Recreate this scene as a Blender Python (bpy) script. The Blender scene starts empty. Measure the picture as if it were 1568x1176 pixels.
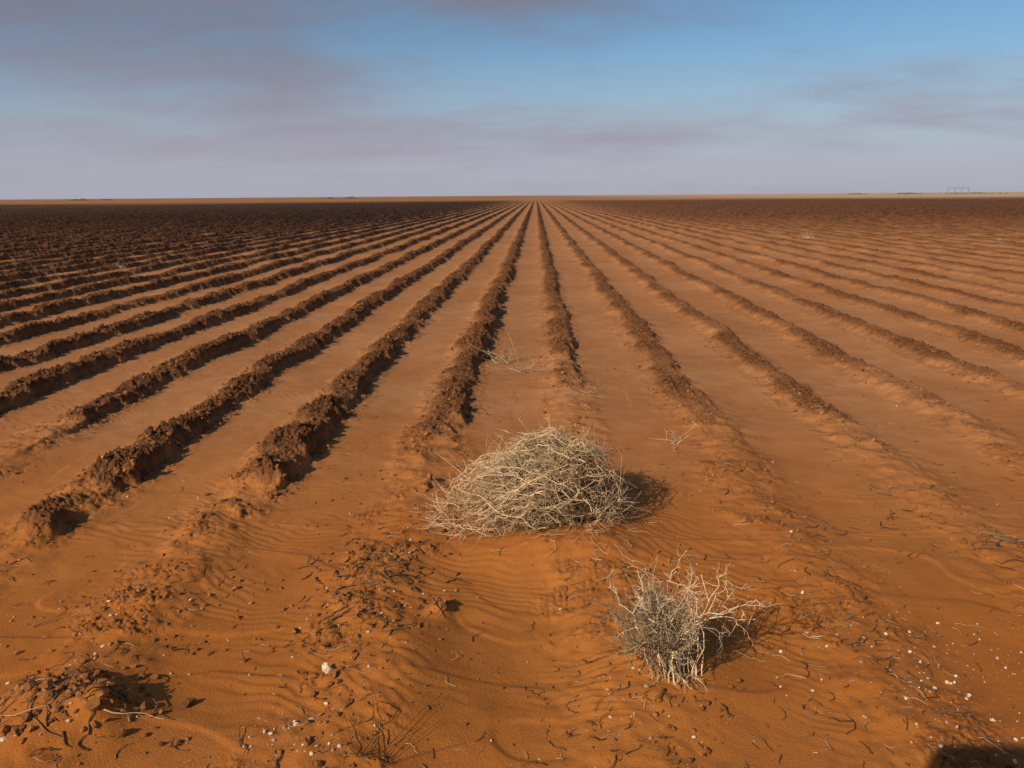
import bpy, bmesh, math, numpy as np
from mathutils import Matrix, Vector
rng = np.random.default_rng(7)
scene = bpy.context.scene
scene.view_settings.view_transform = 'Standard'
scene.view_settings.look = 'None'
scene.view_settings.exposure = 0

# ------------------------------------------------------------------ noise
def ss(a, b, x):
    t = np.clip((x - a) / (b - a), 0, 1)
    return t * t * (3 - 2 * t)
_r = np.random.default_rng(11)
PERM = _r.permutation(1024).astype(np.int32)
ANG = _r.random(1024) * 2 * np.pi
GX, GY = np.cos(ANG).astype(np.float32), np.sin(ANG).astype(np.float32)
def P(x, y, seed=0):
    xf = np.floor(x); yf = np.floor(y)
    fx = (x - xf).astype(np.float32); fy = (y - yf).astype(np.float32)
    xi = xf.astype(np.int64); yi = yf.astype(np.int64)
    def g(ix, iy, dx, dy):
        h = PERM[(PERM[(ix + seed * 131) & 1023] + iy) & 1023]
        return GX[h] * dx + GY[h] * dy
    u = fx * fx * fx * (fx * (fx * 6 - 15) + 10)
    v = fy * fy * fy * (fy * (fy * 6 - 15) + 10)
    a = g(xi, yi, fx, fy); b = g(xi + 1, yi, fx - 1, fy)
    c = g(xi, yi + 1, fx, fy - 1); d = g(xi + 1, yi + 1, fx - 1, fy - 1)
    return ((a + (b - a) * u) + ((c + (d - c) * u) - (a + (b - a) * u)) * v) * 1.5

# ------------------------------------------------------------------ terrain
S = 1.015
X0 = 0.305
MOUNDS = [(-0.05, 4.10, 0.55, 0.42, 0.07), (0.02, 3.76, 0.42, 0.22, 0.075),
          (-1.68, 2.44, 0.30, 0.24, 0.10), (-1.50, 2.42, 0.08, 0.10, 0.07), (-0.80, 3.45, 0.33, 0.50, 0.05),
          (0.55, 2.70, 0.28, 0.28, 0.05), (-0.42, 3.20, 0.055, 0.05, 0.05), (-.30, 3.16, .10, .07, -.02),
          (0.0, 2.95, 0.30, 0.8, -0.05), (-0.50, 2.75, 0.20, 0.40, 0.05)]
def start_of(k):
    r = (np.sin(k * 12.9898) * 43758.5453) % 1.0
    s = 4.9 + r * 0.9
    s = np.where(k == 0, 7.0, s)
    s = np.where(k == -1, 4.9, s)
    s = np.where(k == -2, 4.2, s)
    s = np.where(k == -3, 3.9, s)
    s = np.where(k == 1, 5.0, s)
    s = np.where(k == 2, 4.8, s)
    return s
def terrain(x, y):
    x = np.asarray(x, dtype=np.float64); y = np.asarray(y, dtype=np.float64)
    wx = x + 0.06 * P(x * .25, y * .3, 1) + 0.05 * P(x * 1.1, y * 1.3, 2) + 0.040 * P(x * 4, y * 4.3, 3) + .022 * P(x * 11, y * 11, 22)
    u = (wx - X0) / S
    k = np.round(u)
    t = (u - k) * S
    n1 = P(x * .7, y * .5, 4)
    n2 = P(x * 2.3, y * 2.1, 5)
    n3 = P(x * 5.5, y * 5.5, 6)
    left = ss(2.0, -1.5, x)
    st = start_of(k)
    A = ss(st - 0.25, st + 3.0 - 1.7 * left, y + 0.7 * n2 + .4 * n3)
    prof = ss(-0.31 + .08 * (1 - left), -0.02 - .05 * (1 - left), t + .05 * n2) * (1 - ss(0.08, 0.14 + .04 * (1 - left), t + 0.05 * n3 + .03 * n2))
    band = ss(-0.36, -0.16, t) * (1 - ss(0.12, 0.30, t))
    Hh = (0.066 + 0.030 * left) * np.clip(0.95 + 0.5 * n1 + .35 * n2, .3, 2)
    b1 = np.abs(P(x * 8.5, y * 8.5, 7)); b2 = np.abs(P(x * 17, y * 17, 8)); b3 = np.abs(P(x * 34, y * 34, 9))
    f4 = P(x * 64, y * 64, 10)
    lumps = 0.038 * (b1 - .25) + 0.048 * (b2 - .25) + 0.044 * (b3 - .25) + .013 * f4
    patch = ss(0.10, 0.6, P(x * 1.7, y * 1.7, 12) + .8 * n3)
    nearclod = band * patch * (1 - A) * ss(1.0, 2.0, y) * .40
    bare = ss(-0.35, 0.35, P(x * .9, y * .6, 13))
    keep = np.clip(.50 + .50 * bare + left * .6, 0, 1)
    cl = np.clip(np.maximum(prof, .45 * band) * A * (0.85 + .35 * n2) * keep + nearclod, 0, 1)
    rough = cl * (.76 + .24 * left)
    z = A * Hh * prof + rough * lumps * 1.0
    z += (1 - A) * 0.035 * np.exp(-(t / 0.2) ** 2)
    z += A * .02 * np.exp(-(t / .3) ** 2)
    z += 0.03 * P(x * .5, y * .5, 14) + 0.015 * P(x * 1.4, y * 1.2, 15) * (1 - .5 * A)
    # wind ripples
    ph = (y * 0.93 + x * 0.34 + 0.20 * P(x * 1.3, y * 1.3, 16) + 0.045 * P(x * 5, y * 5, 17)) / 0.055
    w = ph - np.floor(ph)
    saw = np.where(w < .65, w / .65, (1 - w) / .35)
    saw = saw * saw * (3 - 2 * saw)
    rm = ss(-.20, .55, P(x * .8, y * .7, 18) + .6 * n2 + .4 * n3) * (1 - np.clip(cl * 1.6, 0, 1)) * (1 - ss(9, 20, y))
    z += (saw - .5) * 0.0030 * (rm + .10)
    ln = P(x * 1.0 + .3 * n2, y * 2.2, 19)
    lip = ss(-.05, .05, ln) * (1 - ss(.05, .5, ln))
    z += lip * 0.007 * (1 - ss(3.5, 5.5, y)) * (1 - band * .5)
    for (mx, my, rx, ry, h) in MOUNDS:
        e = ((x - mx) / rx) ** 2 + ((y - my) / ry) ** 2
        z += h * np.exp(-np.minimum(e, 30) * 1.3)
    z += 0.008 * P(x * 7, y * 7, 20) * (.35 + band) + .0036 * P(x * 19, y * 19, 23) * (.25 + band)
    z = z * (1 - ss(150, 420, y))
    z += 0.8 * P(x * .004 + 3, y * .004, 21) * ss(150, 700, y)
    return z, np.clip(cl * 1.15 * (.62 + .38 * A), 0, 1), rough

ys = [-40., -30, -22, -16, -12, -9, -7, -5.5, -4.5, -3.5, -2.5, -2, -1.5, -1.1, -.7, -.3, 0, .3, .6, .9, 1.15, 1.35, 1.5, 1.6, 1.68]
y = 1.72
while y < 60:
    ys.append(y); y += max(0.0072, 0.0026 * y)
while y < 6000:
    ys.append(y); y += 0.0026 * y + 0.00018 * (y - 60) * min(y, 150) / 3.0
ys.append(6500)
ys = np.array(ys)
NC = 1150
core = np.linspace(-1, 1, NC)
hw = 0.74 * np.maximum(ys, 1.7) + 0.6
outer = (np.linspace(0, 1, 26)[1:]) ** 2.2
X = core[None, :] * hw[:, None]
ext = hw[:, None] + outer[None, :] * (3.0 * np.maximum(ys, 1) + 60)[:, None]
X = np.concatenate([-ext[:, ::-1], X, ext], axis=1)
Y = np.repeat(ys[:, None], X.shape[1], axis=1)
NR, NCt = X.shape
z, cl, rough = terrain(X.ravel(), Y.ravel())
xx = X.ravel(); yy = Y.ravel()
co = np.stack([xx, yy, z], 1).astype(np.float32)

def mesh_np(name, verts, faces, smooth=False):
    verts = np.asarray(verts, dtype=np.float32); faces = np.asarray(faces, dtype=np.int32)
    me = bpy.data.meshes.new(name)
    n, k = faces.shape
    me.vertices.add(len(verts)); me.vertices.foreach_set('co', verts.ravel())
    me.loops.add(n * k); me.loops.foreach_set('vertex_index', faces.ravel())
    me.polygons.add(n)
    me.polygons.foreach_set('loop_start', np.arange(0, n * k, k, dtype=np.int32))
    me.polygons.foreach_set('loop_total', np.full(n, k, dtype=np.int32))
    me.polygons.foreach_set('use_smooth', np.full(n, smooth, dtype=bool))
    me.update(calc_edges=True)
    ob = bpy.data.objects.new(name, me)
    scene.collection.objects.link(ob)
    return ob
def add_attr(ob, name, arr):
    a = ob.data.attributes.new(name, 'FLOAT', 'POINT')
    a.data.foreach_set('value', np.asarray(arr, dtype=np.float32))

idx = np.arange(NR * NCt, dtype=np.int32).reshape(NR, NCt)
faces = np.stack([idx[:-1, :-1], idx[:-1, 1:], idx[1:, 1:], idx[1:, :-1]], -1).reshape(-1, 4)
ground = mesh_np('ground', co, faces, True)
add_attr(ground, 'clod', cl)
add_attr(ground, 'far', ss(10, 75, yy))
print('ground verts', NR, NCt, NR * NCt)

# ------------------------------------------------------------------ node helpers
def new_mat(name):
    m = bpy.data.materials.new(name); m.use_nodes = True
    nt = m.node_tree
    b = nt.nodes['Principled BSDF']
    b.inputs['Roughness'].default_value = 0.95
    b.inputs['Specular IOR Level'].default_value = 0.12
    return m, nt, b
def N(nt, t, **kw):
    n = nt.nodes.new(t)
    for k, v in kw.items(): setattr(n, k, v)
    return n
def noise(nt, vec, scale, detail=4, rough_=.55):
    n = N(nt, 'ShaderNodeTexNoise'); n.inputs['Scale'].default_value = scale
    n.inputs['Detail'].default_value = detail; n.inputs['Roughness'].default_value = rough_
    nt.links.new(vec, n.inputs['Vector']); return n.outputs['Fac']
def rampf(nt, v, a, b, lo=0., hi=1.):
    n = N(nt, 'ShaderNodeMapRange'); n.interpolation_type = 'SMOOTHSTEP'
    n.inputs['From Min'].default_value = a; n.inputs['From Max'].default_value = b
    n.inputs['To Min'].default_value = lo; n.inputs['To Max'].default_value = hi
    nt.links.new(v, n.inputs['Value']); return n.outputs['Result']
def mth(nt, op, a, b=None, clamp=False):
    n = N(nt, 'ShaderNodeMath'); n.operation = op; n.use_clamp = clamp
    for i, v in enumerate((a, b)):
        if v is None: continue
        if isinstance(v, (int, float)): n.inputs[i].default_value = v
        else: nt.links.new(v, n.inputs[i])
    return n.outputs[0]
def mixc(nt, f, a, b, mode='MIX'):
    n = N(nt, 'ShaderNodeMix'); n.data_type = 'RGBA'; n.blend_type = mode
    if isinstance(f, (int, float)): n.inputs[0].default_value = f
    else: nt.links.new(f, n.inputs[0])
    for s, v in ((6, a), (7, b)):
        if isinstance(v, tuple): n.inputs[s].default_value = (*v, 1)
        else: nt.links.new(v, n.inputs[s])
    return n.outputs[2]
def attr(nt, name):
    n = N(nt, 'ShaderNodeAttribute'); n.attribute_name = name; return n.outputs['Fac']

# ------------------------------------------------------------------ ground material
m, nt, b = new_mat('red_sandy_soil')
tc = N(nt, 'ShaderNodeNewGeometry').outputs['Position']
sep = N(nt, 'ShaderNodeSeparateXYZ'); nt.links.new(tc, sep.inputs[0])
px, py = sep.outputs[0], sep.outputs[1]
clodA = attr(nt, 'clod'); farA = attr(nt, 'far')
nL = rampf(nt, noise(nt, tc, .55, 3), .35, .65)
nM = rampf(nt, noise(nt, tc, 3.5, 5), .3, .7)
nF = noise(nt, tc, 170, 3, .7)
near = rampf(nt, py, 2.8, 8.0)
sandA = mixc(nt, nL, (.39, .125, .020), (.42, .148, .029))
sandB = mixc(nt, nL, (.39, .160, .055), (.44, .200, .080))
sand = mixc(nt, near, sandA, sandB)
sand = mixc(nt, mth(nt, 'MULTIPLY', nM, .32), sand, (.26, .088, .022))
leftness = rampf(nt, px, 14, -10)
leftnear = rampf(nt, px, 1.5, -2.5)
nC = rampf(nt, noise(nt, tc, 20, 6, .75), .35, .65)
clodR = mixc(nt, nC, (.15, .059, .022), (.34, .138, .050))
clodL = mixc(nt, nC, (.082, .034, .015), (.27, .112, .042))  # darker on the left: shade of the ridge sides mixed into the clod colour
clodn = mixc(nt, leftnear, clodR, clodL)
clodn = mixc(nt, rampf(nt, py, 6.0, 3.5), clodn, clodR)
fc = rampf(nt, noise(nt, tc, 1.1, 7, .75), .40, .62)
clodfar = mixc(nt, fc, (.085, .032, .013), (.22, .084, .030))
clodfarL = mixc(nt, fc, (.030, .015, .008), (.11, .046, .020))  # far left: soil tone plus painted-in shade of the ridge sides
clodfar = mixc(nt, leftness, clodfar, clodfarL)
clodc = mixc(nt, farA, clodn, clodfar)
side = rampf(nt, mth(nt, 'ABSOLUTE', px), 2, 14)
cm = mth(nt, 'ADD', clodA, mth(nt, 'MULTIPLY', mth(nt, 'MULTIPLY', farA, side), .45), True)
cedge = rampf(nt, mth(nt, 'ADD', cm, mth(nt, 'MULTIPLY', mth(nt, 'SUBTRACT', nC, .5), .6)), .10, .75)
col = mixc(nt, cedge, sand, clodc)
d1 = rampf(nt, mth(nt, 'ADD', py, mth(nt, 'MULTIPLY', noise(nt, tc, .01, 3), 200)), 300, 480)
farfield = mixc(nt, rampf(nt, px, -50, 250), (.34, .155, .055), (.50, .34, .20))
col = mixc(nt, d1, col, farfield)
g = mth(nt, 'ADD', mth(nt, 'MULTIPLY', nF, .6), .70)
gc = N(nt, 'ShaderNodeCombineXYZ')
for i in range(3): nt.links.new(g, gc.inputs[i])
col = mixc(nt, 1.0, col, gc.outputs[0], 'MULTIPLY')
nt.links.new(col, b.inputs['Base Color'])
h1 = mth(nt, 'MULTIPLY', noise(nt, tc, 110, 4, .7), .0055)
h2 = mth(nt, 'MULTIPLY', mth(nt, 'MULTIPLY', noise(nt, tc, 34, 6, .75), .08), clodA)
h3 = mth(nt, 'MULTIPLY', mth(nt, 'MULTIPLY', noise(nt, tc, 3.2, 7, .7), .30), mth(nt, 'MULTIPLY', farA, side))
hh = mth(nt, 'ADD', mth(nt, 'ADD', h1, h2), h3)
bp = N(nt, 'ShaderNodeBump'); bp.inputs['Strength'].default_value = .8; bp.inputs['Distance'].default_value = 1.0
nt.links.new(hh, bp.inputs['Height']); nt.links.new(bp.outputs[0], b.inputs['Normal'])
ground.data.materials.append(m)

# ------------------------------------------------------------------ scatter helpers
def ico(sub):
    bm = bmesh.new(); bmesh.ops.create_icosphere(bm, subdivisions=sub, radius=1)
    v = np.array([p.co[:] for p in bm.verts]); f = np.array([[q.index for q in fc_.verts] for fc_ in bm.faces]); bm.free()
    return v, f
def rocks(name, xs, ys_, sizes, sub, mat, jitter=.28, flat=(.5, .9), sink=.25):
    bv, bf = ico(sub); n = len(xs); nv = len(bv)
    r = 1 + jitter * rng.standard_normal((n, nv))
    r = np.clip(r, .5, 1.6)
    v = bv[None] * r[..., None]
    sc = np.stack([rng.uniform(.6, 1.4, n), rng.uniform(.7, 1.3, n), rng.uniform(*flat, n)], 1) * sizes[:, None]
    v = v * sc[:, None, :]
    a = rng.uniform(0, 2 * np.pi, n); tilt = rng.normal(0, .35, n)
    ct, st_ = np.cos(tilt)[:, None], np.sin(tilt)[:, None]
    vy = v[..., 1] * ct - v[..., 2] * st_; vz = v[..., 1] * st_ + v[..., 2] * ct; vx = v[..., 0]
    ca, sa = np.cos(a)[:, None], np.sin(a)[:, None]
    wx = vx * ca - vy * sa; wy = vx * sa + vy * ca
    zz = terrain(xs, ys_)[0]
    wx += xs[:, None]; wy += ys_[:, None]; vz += (zz + sc[:, 2] * (1 - 2 * sink) * .8)[:, None]
    V = np.stack([wx, wy, vz], -1).reshape(-1, 3)
    F = (bf[None] + (np.arange(n) * nv)[:, None, None]).reshape(-1, 3)
    ob = mesh_np(name, V, F, False)
    add_attr(ob, 'tint', np.repeat(rng.random(n), nv))
    ob.data.materials.append(mat)
    return ob
def tint_mat(name, c0, c1, sc=40, bump=.003, rough_=.95):
    m, nt, b = new_mat(name)
    tc = N(nt, 'ShaderNodeNewGeometry').outputs['Position']
    c = mixc(nt, attr(nt, 'tint'), c0, c1)
    nz = noise(nt, tc, sc, 4)
    c = mixc(nt, mth(nt, 'MULTIPLY', rampf(nt, nz, .35, .7), .4), c, tuple(v * .5 for v in c0))
    nt.links.new(c, b.inputs['Base Color']); b.inputs['Roughness'].default_value = rough_
    if bump:
        bp = N(nt, 'ShaderNodeBump'); bp.inputs['Distance'].default_value = bump
        nt.links.new(nz, bp.inputs['Height']); nt.links.new(bp.outputs[0], b.inputs['Normal'])
    return m
mat_clod = tint_mat('dry_soil_clod', (.19, .076, .026), (.37, .146, .048), 60, .006)
mat_peb = tint_mat('caliche_pebble', (.42, .24, .13), (.85, .74, .60), 80, .002)
mat_stick = tint_mat('weathered_stick', (.06, .030, .016), (.28, .16, .085), 50, .001)
mat_straw = tint_mat('dry_straw', (.42, .25, .12), (.75, .58, .38), 50, 0)

def accept(n, xr, yr, fn, ylog=False):
    x = rng.uniform(*xr, n)
    y = np.exp(rng.uniform(math.log(yr[0]), math.log(yr[1]), n)) if ylog else rng.uniform(*yr, n)
    if ylog: x = x * (y / yr[1])
    p = fn(x, y); k = rng.random(n) < p
    return x[k], y[k]
cx, cy = accept(150000, (-20, 20), (2.0, 22), lambda x, y: np.clip(terrain(x, y)[1] * .5 * ss(2, 5, y), 0, 1), True)
sz = 0.004 + 0.018 * rng.random(len(cx)) ** 3.0
sz *= np.where(cy < 4.5, .55, 1.0) * np.where(cx > 1, .85, 1.0)
rocks('soil_clods', cx, cy, sz, 1, mat_clod)
hx, hy, hs = [], [], []
for (mx, my, rx, ry, n, s_) in [(-1.66, 2.44, .28, .2, 280, .020), (-.74, 3.35, .34, .42, 230, .014), (-1.75, 3.3, .5, .28, 200, .011), (.52, 2.50, .14, .25, 110, .012), (-.42, 3.2, .05, .04, 26, .020), (-1.6, 2.9, .5, .1, 60, .012), (.1, 4.9, .25, .3, 60, .012), (-.75, 2.5, .1, .3, 60, .014), (1.5, 3.3, .3, .7, 160, .009), (.62, 3.55, .12, .4, 90, .010), (1.35, 4.4, .2, .5, 130, .011), (2.3, 4.3, .3, .6, 130, .010), (-1.0, 4.5, .4, .5, 130, .009), (-.15, 2.6, .6, .3, 60, .007)]:
    hx.append(rng.normal(mx, rx * .6, n)); hy.append(rng.normal(my, ry * .6, n)); hs.append(.0025 + s_ * rng.random(n) ** 3)
hx = np.concatenate(hx); hy = np.concatenate(hy); hs = np.concatenate(hs)
rocks('soil_clods', hx, hy, hs, 1, mat_clod, sink=.2)
def pebfn(x, y):
    t = ((x - X0) / S); t = (t - np.round(t)) * S
    band = np.exp(-(t / .2) ** 2)
    pt = ss(.0, .5, P(x * 1.3, y * 1.3, 31))
    return np.clip(.05 + band * pt * .8, 0, 1) * (1 - ss(4, 9, y) * .75)
bx, by = accept(5500, (-7, 7), (2.0, 9), pebfn, True)
ex, ey = [bx], [by]
for (mx, my, rx, ry, n) in [(1.50, 2.65, .24, .28, 260), (1.25, 3.0, .35, .25, 90), (1.9, 2.6, .25, .25, 120), (-.85, 2.35, .10, .12, 90), (-1.8, 2.4, .25, .15, 90), (-.75, 3.1, .25, .3, 110), (.42, 2.5, .12, .2, 80), (-1.9, 3.15, .35, .15, 90)]:
    ex.append(rng.normal(mx, rx, n)); ey.append(rng.normal(my, ry, n))
ex = np.concatenate(ex); ey = np.concatenate(ey)
rocks('white_pebbles', ex, ey, 0.0014 + .0078 * rng.random(len(ex)) ** 4.5, 1, mat_peb, .15, (.4, .8), .15)
rocks('pale_stone', np.array([-.80]), np.array([2.72]), np.array([.024]), 2, mat_straw, .16, (.7, .7), .1)

# ------------------------------------------------------------------ tubes
class Tubes:
    def __init__(s): s.V = []; s.F = []; s.T = []; s.n = 0
    def add(s, pts, r0, r1, tint, sides=4):
        pts = np.asarray(pts, float); n = len(pts)
        tan = np.gradient(pts, axis=0); tan /= np.linalg.norm(tan, axis=1, keepdims=True) + 1e-9
        ref = np.array([0.31, .17, .93]); a = np.cross(tan, ref); a /= np.linalg.norm(a, axis=1, keepdims=True) + 1e-9
        bb = np.cross(tan, a)
        r = np.linspace(r0, r1, n)[:, None, None]
        th = np.arange(sides) * 2 * np.pi / sides
        ring = (a[:, None] * np.cos(th)[None, :, None] + bb[:, None] * np.sin(th)[None, :, None]) * r + pts[:, None]
        s.V.append(ring.reshape(-1, 3))
        i = np.arange(n - 1)[:, None] * sides; j = np.arange(sides)[None]; j2 = (j + 1) % sides
        f = np.stack([i + j, i + j2, i + sides + j2, i + sides + j], -1).reshape(-1, 4) + s.n
        s.F.append(f); s.T.append(np.full(n * sides, tint)); s.n += n * sides
    def build(s, name, mat):
        ob = mesh_np(name, np.concatenate(s.V), np.concatenate(s.F), True)
        add_attr(ob, 'tint', np.concatenate(s.T)); ob.data.materials.append(mat); return ob
def H1(x, y): return float(terrain(np.array([x]), np.array([y]))[0][0])
def rv(n=3): return rng.standard_normal(n)
def unit(v): return v / (np.linalg.norm(v, axis=-1, keepdims=True) + 1e-9)

# ------------------------------------------------------------------ tumbleweed (large)
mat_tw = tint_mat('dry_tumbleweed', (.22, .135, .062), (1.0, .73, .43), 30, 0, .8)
C = np.array([-.05, 4.21, 0.03]); R = np.array([.53, .41, .455])
def shell(dv, rad):
    # rounded, slightly boxy dome: fuller shoulders than an ellipsoid
    k = (np.abs(dv) ** 2.6).sum(-1, keepdims=True) ** (-1 / 2.6)
    k = 1 + (k - 1) * .85
    d = dv * rad
    p = d * k * R
    p = p.copy()
    p[..., 2] *= 1.0 + .20 * np.minimum(d[..., 0], .45) - .16 * np.maximum(-d[..., 0], 0)
    p[..., 0] += .06 * d[..., 2]
    q = 1 + .05 * np.sin(d[..., 0] * 7 + 1.3) * np.cos(d[..., 1] * 5 + d[..., 2] * 6)
    return p * q[..., None] + C
T = Tubes()
nA = 380
anchors = []
GR = .045
def shaded_tint(rad, xdir):
    return float(np.clip(rng.random() ** .75 * (.15 + .85 * ss(.65, 1.0, rad)) + .20 * (xdir < 0) - .12 * (xdir > .25), 0, 1))  # inner and right strands darker, left ones lighter: light and shade painted into tint
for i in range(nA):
    s_ = unit(np.array([rng.uniform(.35, 1), rng.uniform(-1, .9), rng.uniform(-.05, .8)]))
    e_ = unit(np.array([rng.uniform(-1.1, -.1), rng.uniform(-1, .8), rng.uniform(-.08, .85)]))
    n = 24
    t0 = rng.uniform(0, .35)
    tt = np.linspace(t0, rng.uniform(t0 + .35, 1), n)[:, None]
    om = math.acos(np.clip(float(s_ @ e_), -1, 1)) + 1e-3
    if om > 2.9: continue
    d = (np.sin((1 - tt) * om) * s_ + np.sin(tt * om) * e_) / math.sin(om)
    d[:, 2] += rng.uniform(-.15, .35) * np.sin(tt[:, 0] * np.pi)
    d[:, 1] += rng.uniform(-.3, .3) * np.sin(tt[:, 0] * np.pi * 2)
    d = unit(d)
    rad = rng.uniform(.5, 1.0) + .07 * np.sin(np.linspace(0, rng.uniform(2, 9), n) + rng.uniform(0, 6))
    ph = rng.uniform(0, 6, 3)
    wig = .012 * np.sin(np.linspace(0, rng.uniform(12, 26), n)[:, None] + ph) + .006 * np.sin(np.linspace(0, 50, n)[:, None] + ph * 2)
    p = shell(d, rad[:, None]) + wig
    p[:, 2] = np.maximum(p[:, 2], GR)
    tint = shaded_tint(rad.mean(), d[n // 2, 0])
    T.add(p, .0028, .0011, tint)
    anchors.append((p, tint, rad.mean()))
for p, tint, rad in anchors:
    for q in range(11):
        i = rng.integers(1, len(p) - 2)
        tg = unit(p[i + 1] - p[i]); out = unit(p[i] - (C - [0, 0, .1]))
        d = unit(tg * rng.uniform(.2, .8) + rv() * .65 + out * rng.uniform(-.2, .3))
        L = rng.uniform(.04, .12)
        n = 7; s = np.linspace(0, L, n)[:, None]
        bend = rv() * .8 - out * .3
        pp = p[i] + d * s + bend * s * s / L * .6 + unit(rv()) * .003 * np.sin(s * 60)
        pp[:, 2] = np.maximum(pp[:, 2], GR)
        T.add(pp, .0013, .0007, np.clip(tint + rng.normal(0, .22), 0, 1), 3)
        if q < 7:
            for _ in range(2):
                j = rng.integers(2, 6); d2 = unit(d + rv() * .9)
                s2 = np.linspace(0, L * rng.uniform(.3, .6), 4)[:, None]
                T.add(pp[j] + d2 * s2 + rv() * s2 * s2 * 3, .0010, .0006, np.clip(tint + rng.normal(0, .22), 0, 1), 3)
root = np.array([.35, 4.06, .06])
for i in range(220):
    e_ = unit(np.array([rng.uniform(-1, .8), rng.uniform(-1, 1), rng.uniform(0, 1)]))
    pe = shell(e_[None], rng.uniform(.7, 1.0))[0]
    mid = (root + pe) / 2 + np.array([0, 0, rng.uniform(0, .10)]) + rv() * .04
    s = np.linspace(0, 1, 12)[:, None]
    p = (1 - s) ** 2 * root + 2 * s * (1 - s) * mid + s * s * pe + .006 * np.sin(s * 13 + rng.uniform(0, 6, 3))
    p[:, 2] = np.maximum(p[:, 2], GR)
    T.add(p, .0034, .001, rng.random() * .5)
for i in range(380):
    e_ = unit(np.array([rng.uniform(-1, 1), rng.uniform(-1, 1), rng.uniform(-.05, 1)]))
    if rng.random() < .6: e_ = unit(np.array([rng.choice([-1, 1]) * rng.uniform(.6, 1), rng.uniform(-1, .5), rng.uniform(-.02, .35)]))
    p0 = shell(e_[None], .93)[0]
    d = unit(e_ * rng.uniform(.1, .7) + rv() * .6 + np.array([-.3 if e_[0] < 0 else .4, 0, 0]))
    s = np.linspace(0, rng.uniform(.04, .14), 8)[:, None]
    p = p0 + d * s + rv() * 3.5 * s * s
    p[:, 2] = np.maximum(p[:, 2], GR)
    T.add(p, .0017, .0007, rng.random() ** .6, 3)
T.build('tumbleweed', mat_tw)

# ------------------------------------------------------------------ tumbleweed (small, upright and open)
mat_tw2 = tint_mat('grey_tumbleweed', (.11, .085, .045), (1.0, .75, .46), 30, 0, .8)
T = Tubes()
def branch(p0, d, L, r, depth, tint, T, grav=0., spread=.55, ctr=None):
    n = 10
    s = np.linspace(0, 1, n)[:, None]
    bend = rv() * .30 + np.array([0, 0, grav])
    if ctr is not None:
        bend = bend + unit(ctr - (p0 + d * L)) * .30
    p = p0 + d * L * s + bend * L * s * s * .7 + .020 * L / .2 * np.sin(s * 12 + rng.uniform(0, 6, 3)) * s
    p[:, 2] = np.maximum(p[:, 2], .035)
    T.add(p, r, r * .5, np.clip(tint + rng.normal(0, .10), 0, 1), 4 if depth < 2 else 3)
    if depth >= 3: return
    for q in range(rng.integers(3, 5) if depth < 2 else rng.integers(1, 3)):
        i = rng.integers(3, n - 1)
        tg = unit(p[i] - p[i - 1])
        branch(p[i], unit(tg + rv() * spread), L * rng.uniform(.3, .55), max(r * .62, .0008), depth + 1, tint, T, grav, spread, ctr)
rb = np.array([.55, 2.66, H1(.55, 2.66) - .01])
ctr = rb + np.array([-.08, .06, .26])
for i in range(40):
    a = rng.uniform(-.62, .22)
    yv = rng.uniform(-.15, .40)
    d = unit(np.array([math.sin(a), yv, math.cos(a) * 1.35]))
    p0 = rb + np.array([rng.normal(-.03, .04), rng.normal(0, .03), 0])
    tint = np.clip(.2 + 1.0 * (a + .5) + rng.normal(0, .28), 0, 1)
    branch(p0, d, rng.uniform(.26, .40), .0030, 0, tint, T, rng.uniform(-.18, .05), .5, ctr)
for i in range(40):
    d = unit(np.array([rng.uniform(-.5, .1), rng.uniform(-.4, .4), rng.uniform(.5, 1.2)]))
    branch(rb + np.array([rng.uniform(-.22, -.05), rng.uniform(-.03, .12), rng.uniform(.03, .20)]), d, .17, .0019, 1, rng.uniform(0, .3), T, -.1, .8, ctr)
for i in range(3):
    d = unit(np.array([1, rng.uniform(0, .35), rng.uniform(.3, .6)]))
    branch(rb + np.array([.02, 0.06, .14 + .02 * i]), d, rng.uniform(.22, .28), .0030, 1, .95, T, -.6, .5)
for i in range(14):
    d = unit(np.array([rng.uniform(-1, .3), -.5, rng.uniform(-.1, .5)]))
    branch(rb + np.array([rng.uniform(-.10, .03), rng.uniform(-.05, .05), rng.uniform(.01, .06)]), d, .09, .0026, 2, rng.uniform(.2, .9), T, -.2)
T.build('tumbleweed', mat_tw2)

# ------------------------------------------------------------------ other small dry weeds
def weed(x, y, n, L, flat, tint, r=.0022, spread=.6):
    T = Tubes(); z0 = H1(x, y)
    for i in range(n):
        d = unit(np.array([rng.normal(), rng.normal(), abs(rng.normal()) * flat + .1]))
        s0 = np.array([x + rng.normal(0, L * .25), y + rng.normal(0, L * .2), z0])
        nn = 8; s = np.linspace(0, 1, nn)[:, None]; Li = L * rng.uniform(.4, 1.1)
        p = s0 + d * Li * s + rv() * .4 * Li * s * s
        p[:, 2] = np.maximum(p[:, 2], z0 + .004)
        T.add(p, r, r * .4, np.clip(tint + rng.normal(0, .2), 0, 1), 3)
        for q in range(4):
            k = rng.integers(2, nn); s2 = np.linspace(0, Li * rng.uniform(.2, .45), 5)[:, None]
            dd = unit(d + rv() * spread)
            pp = p[k] + dd * s2; pp[:, 2] = np.maximum(pp[:, 2], z0 + .004)
            T.add(pp, r * .6, r * .3, np.clip(tint + rng.normal(0, .15), 0, 1), 3)
    return T.build('dry_weed', mat_tw2)
weed(-.36, 8.7, 20, .28, .8, .45, .0030)
weed(-.12, 8.2, 8, .24, .15, .7, .0026)
weed(1.02, 5.65, 8, .15, .4, .85, .0022)
weed(.48, 7.1, 6, .16, .3, .3, .002)
weed(10.5, 32, 24, .26, 1.0, .7, .006)
weed(-10.7, 20.5, 16, .20, .8, .7, .005)
weed(16.4, 29.5, 20, .22, .9, .4, .006)
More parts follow.
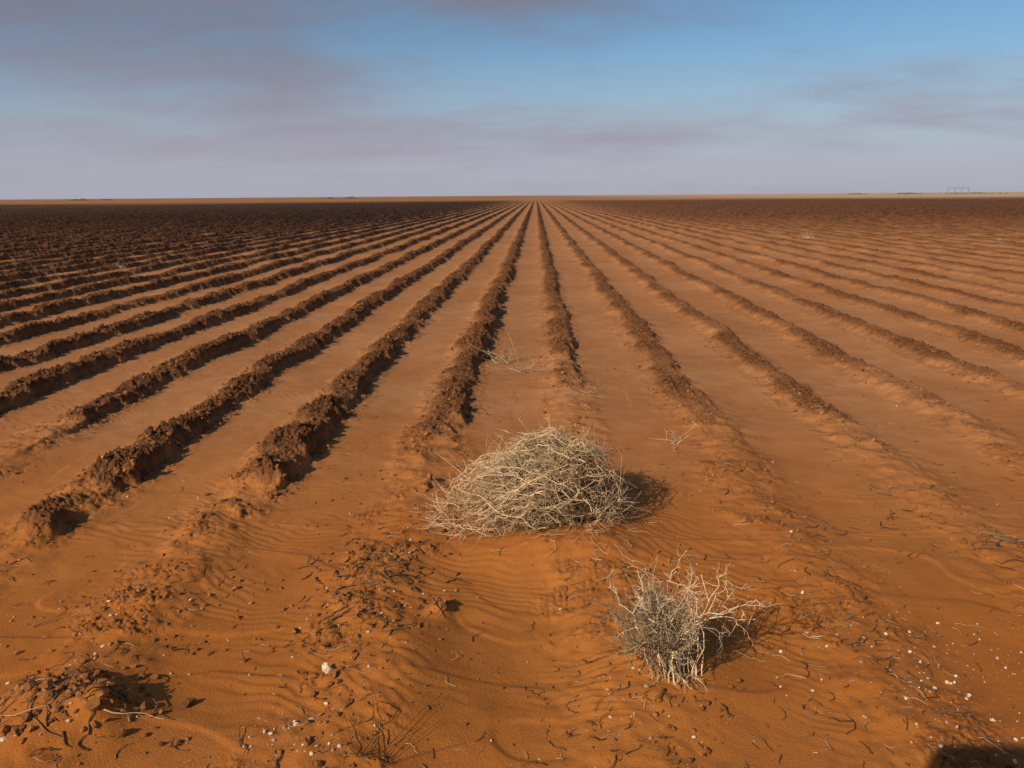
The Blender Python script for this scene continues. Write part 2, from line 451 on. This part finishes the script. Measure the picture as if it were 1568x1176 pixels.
weed(2.4, 4.0, 8, .16, .2, .2, .0022)
weed(2.1, 4.7, 6, .14, .4, .3, .0022)
weed(1.25, 3.05, 5, .12, .3, .1, .002)

# ------------------------------------------------------------------ sticks and straw litter
def litter(name, pts, lens, mat, r, lift=.004, bendy=.5):
    T = Tubes()
    for (x, y), L in zip(pts, lens):
        a = rng.uniform(0, 2 * np.pi); n = 7
        s = np.linspace(-.5, .5, n) * L
        bnd = rng.normal(0, bendy)
        kink = rng.normal(0, .05, n) * L
        xs_ = x + s * math.cos(a) - math.sin(a) * (s * s / L * bnd * 2 + kink)
        ys2 = y + s * math.sin(a) + math.cos(a) * (s * s / L * bnd * 2 + kink)
        zs = terrain(xs_, ys2)[0]
        zl = np.linspace(zs[0], zs[-1], n); zz = np.maximum(zs, zl) + lift * rng.uniform(.1, 1.3) + rng.uniform(-.03, .16) * L * np.linspace(0, 1, n)
        T.add(np.stack([xs_, ys2, zz], 1), r * rng.uniform(.6, 1.3), r * .4, rng.random(), 4)
    return T.build(name, mat)
def ridgefn(x, y):
    t = ((x - X0) / S); t = (t - np.round(t)) * S
    return np.clip(.14 + np.exp(-(t / .24) ** 2) * .8, 0, 1)
lx, ly = accept(4600, (-9, 9), (2.1, 12), ridgefn, True)
litter('sticks', np.stack([lx, ly], 1), .012 + .10 * rng.random(len(lx)) ** 3, mat_stick, .0022)
lx, ly = accept(1500, (-9, 9), (2.1, 12), ridgefn, True)
litter('straw_litter', np.stack([lx, ly], 1), .012 + .08 * rng.random(len(lx)) ** 2.5, mat_straw, .0012)
hp = np.stack([rng.normal(-.78, .18, 100), rng.normal(3.40, .30, 100)], 1)
litter('sticks', hp, .025 + .14 * rng.random(100) ** 2, mat_stick, .0042)
hp = np.stack([rng.normal(-1.68, .17, 38), rng.normal(2.42, .12, 38)], 1)
litter('sticks', hp, .03 + .12 * rng.random(38) ** 1.5, mat_stick, .0036)
hp = np.stack([rng.normal(-1.62, .2, 6), rng.normal(2.38, .1, 6)], 1)
litter('straw_litter', hp, .10 + .1 * rng.random(6), mat_straw, .0024)
hp = np.stack([rng.normal(2.2, .5, 30), rng.normal(3.9, .7, 30)], 1)
litter('sticks', hp, .05 + .13 * rng.random(30) ** 1.5, mat_stick, .0030, .004, .8)
hp = np.stack([rng.normal(1.1, .35, 16), rng.normal(3.1, .3, 16)], 1)
litter('straw_litter', hp, .05 + .08 * rng.random(16), mat_straw, .0015)
hp = np.stack([rng.normal(.2, .25, 22), rng.normal(3.70, .12, 22)], 1)
litter('straw_litter', hp, .04 + .10 * rng.random(22), mat_straw, .0019)
hp = np.stack([rng.normal(1.45, .35, 46), rng.normal(2.9, .45, 46)], 1)
litter('sticks', hp, .03 + .11 * rng.random(46) ** 1.5, mat_stick, .0027)
T = Tubes(); gr = np.array([-.52, 2.22])
for i in range(9):
    a = rng.uniform(.15, 1.35) if i < 6 else rng.uniform(1.6, 2.4)
    L = rng.uniform(.18, .42); s = np.linspace(0, L, 9)
    xs_ = gr[0] + rng.normal(0, .03) + s * math.cos(a); ys2 = gr[1] + s * math.sin(a) + .2 * s * s * rng.normal()
    zz = terrain(xs_, ys2)[0] + .006 + .10 * s * (1 - s / L) + .02 * s
    T.add(np.stack([xs_, ys2, zz], 1), .0012, .0006, .1, 4)
T.build('dry_grass_stalks', mat_stick)

# ------------------------------------------------------------------ irrigation gantry on the skyline
def cyl(p, q, r, sides=8):
    T.add(np.linspace(np.array(p, float), np.array(q, float), 3), r, r, .5, sides)
T = Tubes()
gx, gy = 352., 700.
z0 = float(terrain(np.array([gx]), np.array([gy]))[0][0])
W_, Hg = 17., 5.6
for dx in (-W_ / 2, -W_ / 6, W_ / 6, W_ / 2):
    for dy in (-1.2, 1.2):
        cyl((gx + dx, gy + dy, z0), (gx + dx, gy, z0 + Hg), .16)
cyl((gx - W_ / 2 - 1, gy, z0 + Hg), (gx + W_ / 2 + 1, gy, z0 + Hg), .18)
cyl((gx - W_ / 2, gy, z0 + Hg * .8), (gx + W_ / 2, gy, z0 + Hg * .8), .08)
cyl((gx - W_ / 2, gy, z0 + .6), (gx + W_ / 2, gy, z0 + .6), .14)
mat_steel = tint_mat('galvanised_steel', (.22, .21, .2), (.3, .29, .28), 3, 0, .6)
T.build('irrigation_gantry', mat_steel)

# ------------------------------------------------------------------ distant scrub trees
mat_fol = tint_mat('distant_foliage', (.16, .11, .065), (.26, .18, .11), 1.0, 0)
fx, fy, fz, fs = [], [], [], []
for (cx_, cy_, w, h, n) in [(-505, 900, 13, 1.4, 160), (-478, 905, 8, 1.0, 60), (-238, 950, 3, 1.6, 40), (-210, 930, 5, 2.4, 70), (345, 900, 12, 1.1, 120), (400, 900, 16, 1.4, 160), (470, 910, 40, 1.0, 260)]:
    u_ = rng.normal(0, .5, n); vv = rng.random(n) ** .7
    fx.append(cx_ + u_ * w); fy.append(cy_ + rng.normal(0, 3, n)); fz.append(vv * h * np.exp(-u_ ** 2) * (1 + .3 * np.sin(u_ * 9))); fs.append(rng.uniform(.2, .55, n))
fx, fy, fz, fs = map(np.concatenate, (fx, fy, fz, fs))
bv, bf = ico(1); nv = len(bv); n = len(fx)
V = bv[None] * (1 + .35 * rng.standard_normal((n, nv)))[..., None] * fs[:, None, None]
V[..., 0] += fx[:, None]; V[..., 1] += fy[:, None]; V[..., 2] += (fz + terrain(fx, fy)[0])[:, None]
ob = mesh_np('distant_trees', V.reshape(-1, 3), (bf[None] + (np.arange(n) * nv)[:, None, None]).reshape(-1, 3))
add_attr(ob, 'tint', np.repeat(rng.random(n), nv)); ob.data.materials.append(mat_fol)

# ------------------------------------------------------------------ sun
EL = math.radians(30.5); sd = np.array([.66, .75]); sd /= np.linalg.norm(sd)
L_ = bpy.data.lights.new('sun', 'SUN'); L_.energy = 4.6; L_.angle = math.radians(.5); L_.color = (1, .86, .67)
so = bpy.data.objects.new('sun', L_); scene.collection.objects.link(so)
ld = Vector((sd[0] * math.cos(EL), sd[1] * math.cos(EL), -math.sin(EL)))
so.rotation_euler = ld.to_track_quat('-Z', 'Y').to_euler(); so.location = (-5, -6, 6)

# ------------------------------------------------------------------ stand-in van added out of view to cast the lower-right shadow
van = bpy.data.objects.new('shadow_van', None); scene.collection.objects.link(van)
def simple_mat(name, c, r=.5):
    m, nt, b = new_mat(name)
    tc = N(nt, 'ShaderNodeNewGeometry').outputs['Position']
    cc = mixc(nt, noise(nt, tc, 6, 4), c, tuple(v * .8 for v in c)); nt.links.new(cc, b.inputs['Base Color'])
    b.inputs['Roughness'].default_value = r; b.inputs['Specular IOR Level'].default_value = .5
    return m
mw, mg, mr = simple_mat('van_paint', (.35, .33, .30), .35), simple_mat('van_glass', (.02, .025, .03), .08), simple_mat('tyre_rubber', (.02, .02, .02), .8)
VH = 2.05; Lsh = VH / math.tan(EL)
vx0 = 1.36 - sd[0] * Lsh; vy0 = 2.39 - sd[1] * Lsh
def part(name, bm, mat, bev=0):
    me = bpy.data.meshes.new(name); bm.to_mesh(me); bm.free(); o = bpy.data.objects.new(name, me)
    scene.collection.objects.link(o); o.parent = van; me.materials.append(mat)
    if bev:
        md = o.modifiers.new('b', 'BEVEL'); md.width = bev; md.segments = 3
    return o
def extr(name, prof, xa, xb, mat, bev=0):
    bm = bmesh.new(); a = [bm.verts.new((xa, p[0], p[1])) for p in prof]; c = [bm.verts.new((xb, p[0], p[1])) for p in prof]
    bm.faces.new(a); bm.faces.new(c[::-1]); n = len(prof)
    for i in range(n): bm.faces.new((a[i], c[i], c[(i + 1) % n], a[(i + 1) % n]))
    bmesh.ops.recalc_face_normals(bm, faces=bm.faces)
    return part(name, bm, mat, bev)
yr = vy0
extr('body', [(yr, .35), (yr, VH), (yr - 3.3, VH), (yr - 3.95, 1.25), (yr - 4.8, 1.05), (yr - 4.85, .35)], vx0, vx0 + 1.95, mw, .03)
extr('rear_window', [(yr + .006, 1.2), (yr + .006, 1.8), (yr - .02, 1.8), (yr - .02, 1.2)], vx0 + .25, vx0 + 1.7, mg)
extr('rear_bumper', [(yr + .1, .35), (yr + .1, .55), (yr + .003, .55), (yr + .003, .35)], vx0 + .05, vx0 + 1.9, mr, .02)
for sx, nm in ((vx0 - .012, 'side_window_left'), (vx0 + 1.942, 'side_window_right')):
    extr(nm, [(yr - .3, 1.2), (yr - .3, 1.8), (yr - 3.25, 1.8), (yr - 3.6, 1.3), (yr - 3.6, 1.2)], sx, sx + .02, mg)
for i, (wx_, wy_) in enumerate([(vx0 + .12, yr - .9), (vx0 + 1.83, yr - .9), (vx0 + .12, yr - 4.0), (vx0 + 1.83, yr - 4.0)]):
    bm = bmesh.new(); bmesh.ops.create_cone(bm, cap_ends=True, segments=28, radius1=.36, radius2=.36, depth=.25)
    bmesh.ops.rotate(bm, verts=bm.verts, matrix=Matrix.Rotation(math.pi / 2, 3, 'Y')); bmesh.ops.translate(bm, verts=bm.verts, vec=(wx_, wy_, .38))
    part('wheel_%d' % (i + 1), bm, mr, .03)

# ------------------------------------------------------------------ world
w = bpy.data.worlds.new('World'); scene.world = w; w.use_nodes = True; nt = w.node_tree
bg = nt.nodes['Background']; bg.inputs['Strength'].default_value = .085
sky = N(nt, 'ShaderNodeTexSky'); sky.sky_type = 'NISHITA'; sky.sun_disc = False
sky.sun_elevation = EL; sky.sun_rotation = math.atan2(-sd[0], -sd[1]) % (2 * math.pi)
sky.air_density = 1.0; sky.dust_density = .8; sky.ozone_density = 2.2
gen = N(nt, 'ShaderNodeTexCoord').outputs['Generated']
sp = N(nt, 'ShaderNodeSeparateXYZ'); nt.links.new(gen, sp.inputs[0])
dx_, dy_, dz_ = sp.outputs
def comb(a, b_, c):
    n = N(nt, 'ShaderNodeCombineXYZ')
    for i, v in enumerate((a, b_, c)):
        if isinstance(v, (int, float)): n.inputs[i].default_value = v
        else: nt.links.new(v, n.inputs[i])
    return n.outputs[0]
den = mth(nt, 'ADD', mth(nt, 'MAXIMUM', dz_, 0), .20)
cu = mth(nt, 'DIVIDE', dx_, den); cv = mth(nt, 'DIVIDE', dy_, den)
cvec = comb(mth(nt, 'MULTIPLY', cu, .8), cv, 3.7)
c1 = noise(nt, cvec, .9, 5, .5)
c2 = noise(nt, comb(cu, mth(nt, 'MULTIPLY', cv, 1.6), 1.2), 2.1, 6, .52)
cs = mth(nt, 'ADD', mth(nt, 'MULTIPLY', c1, .5), mth(nt, 'MULTIPLY', c2, .5))
def bank(cx, cz, rx, rz, amt):
    # a cloud bank centred on a compass direction
    a = mth(nt, 'DIVIDE', mth(nt, 'SUBTRACT', dx_, cx), rx); c = mth(nt, 'DIVIDE', mth(nt, 'SUBTRACT', dz_, cz), rz)
    e = mth(nt, 'ADD', mth(nt, 'MULTIPLY', a, a), mth(nt, 'MULTIPLY', c, c))
    return mth(nt, 'MULTIPLY', mth(nt, 'EXPONENT', mth(nt, 'MULTIPLY', e, -1.0)), amt)
for bb in [(-.44, .16, .24, .09, .26), (-.05, .225, .24, .045, .30), (-.26, .125, .10, .03, .14), (.05, .06, .35, .025, .14), (-.22, .05, .25, .02, .14), (.50, .085, .12, .03, .03), (.38, .18, .25, .07, -.12), (-.12, .13, .10, .06, -.03)]:
    cs = mth(nt, 'ADD', cs, bank(*bb))
cmask = rampf(nt, cs, .41, .82)
nish = mixc(nt, 1.0, sky.outputs[0], (.74, .95, 1.08), 'MULTIPLY')
cloudc = mixc(nt, rampf(nt, dz_, .0, .2), (4.6, 4.2, 5.1), (2.5, 2.4, 3.0))
hz = rampf(nt, dz_, .19, .0)
skc = mixc(nt, mth(nt, 'MULTIPLY', hz, .85), nish, (5.1, 5.0, 6.1))
skc = mixc(nt, mth(nt, 'MULTIPLY', cmask, .90), skc, cloudc)
nt.links.new(skc, bg.inputs['Color'])

# ------------------------------------------------------------------ camera
cam = bpy.data.cameras.new('camera'); co_ = bpy.data.objects.new('camera', cam); scene.collection.objects.link(co_)
cam.sensor_width = 36; cam.lens = 28.26; cam.clip_end = 20000; cam.clip_start = .05
Mx = Matrix.Rotation(math.radians(1.77), 4, 'Z') @ Matrix.Rotation(math.radians(90 - 13.2), 4, 'X') @ Matrix.Rotation(math.radians(-.44), 4, 'Z')
co_.matrix_world = Matrix.Translation((0, 0, 1.79)) @ Mx
scene.camera = co_
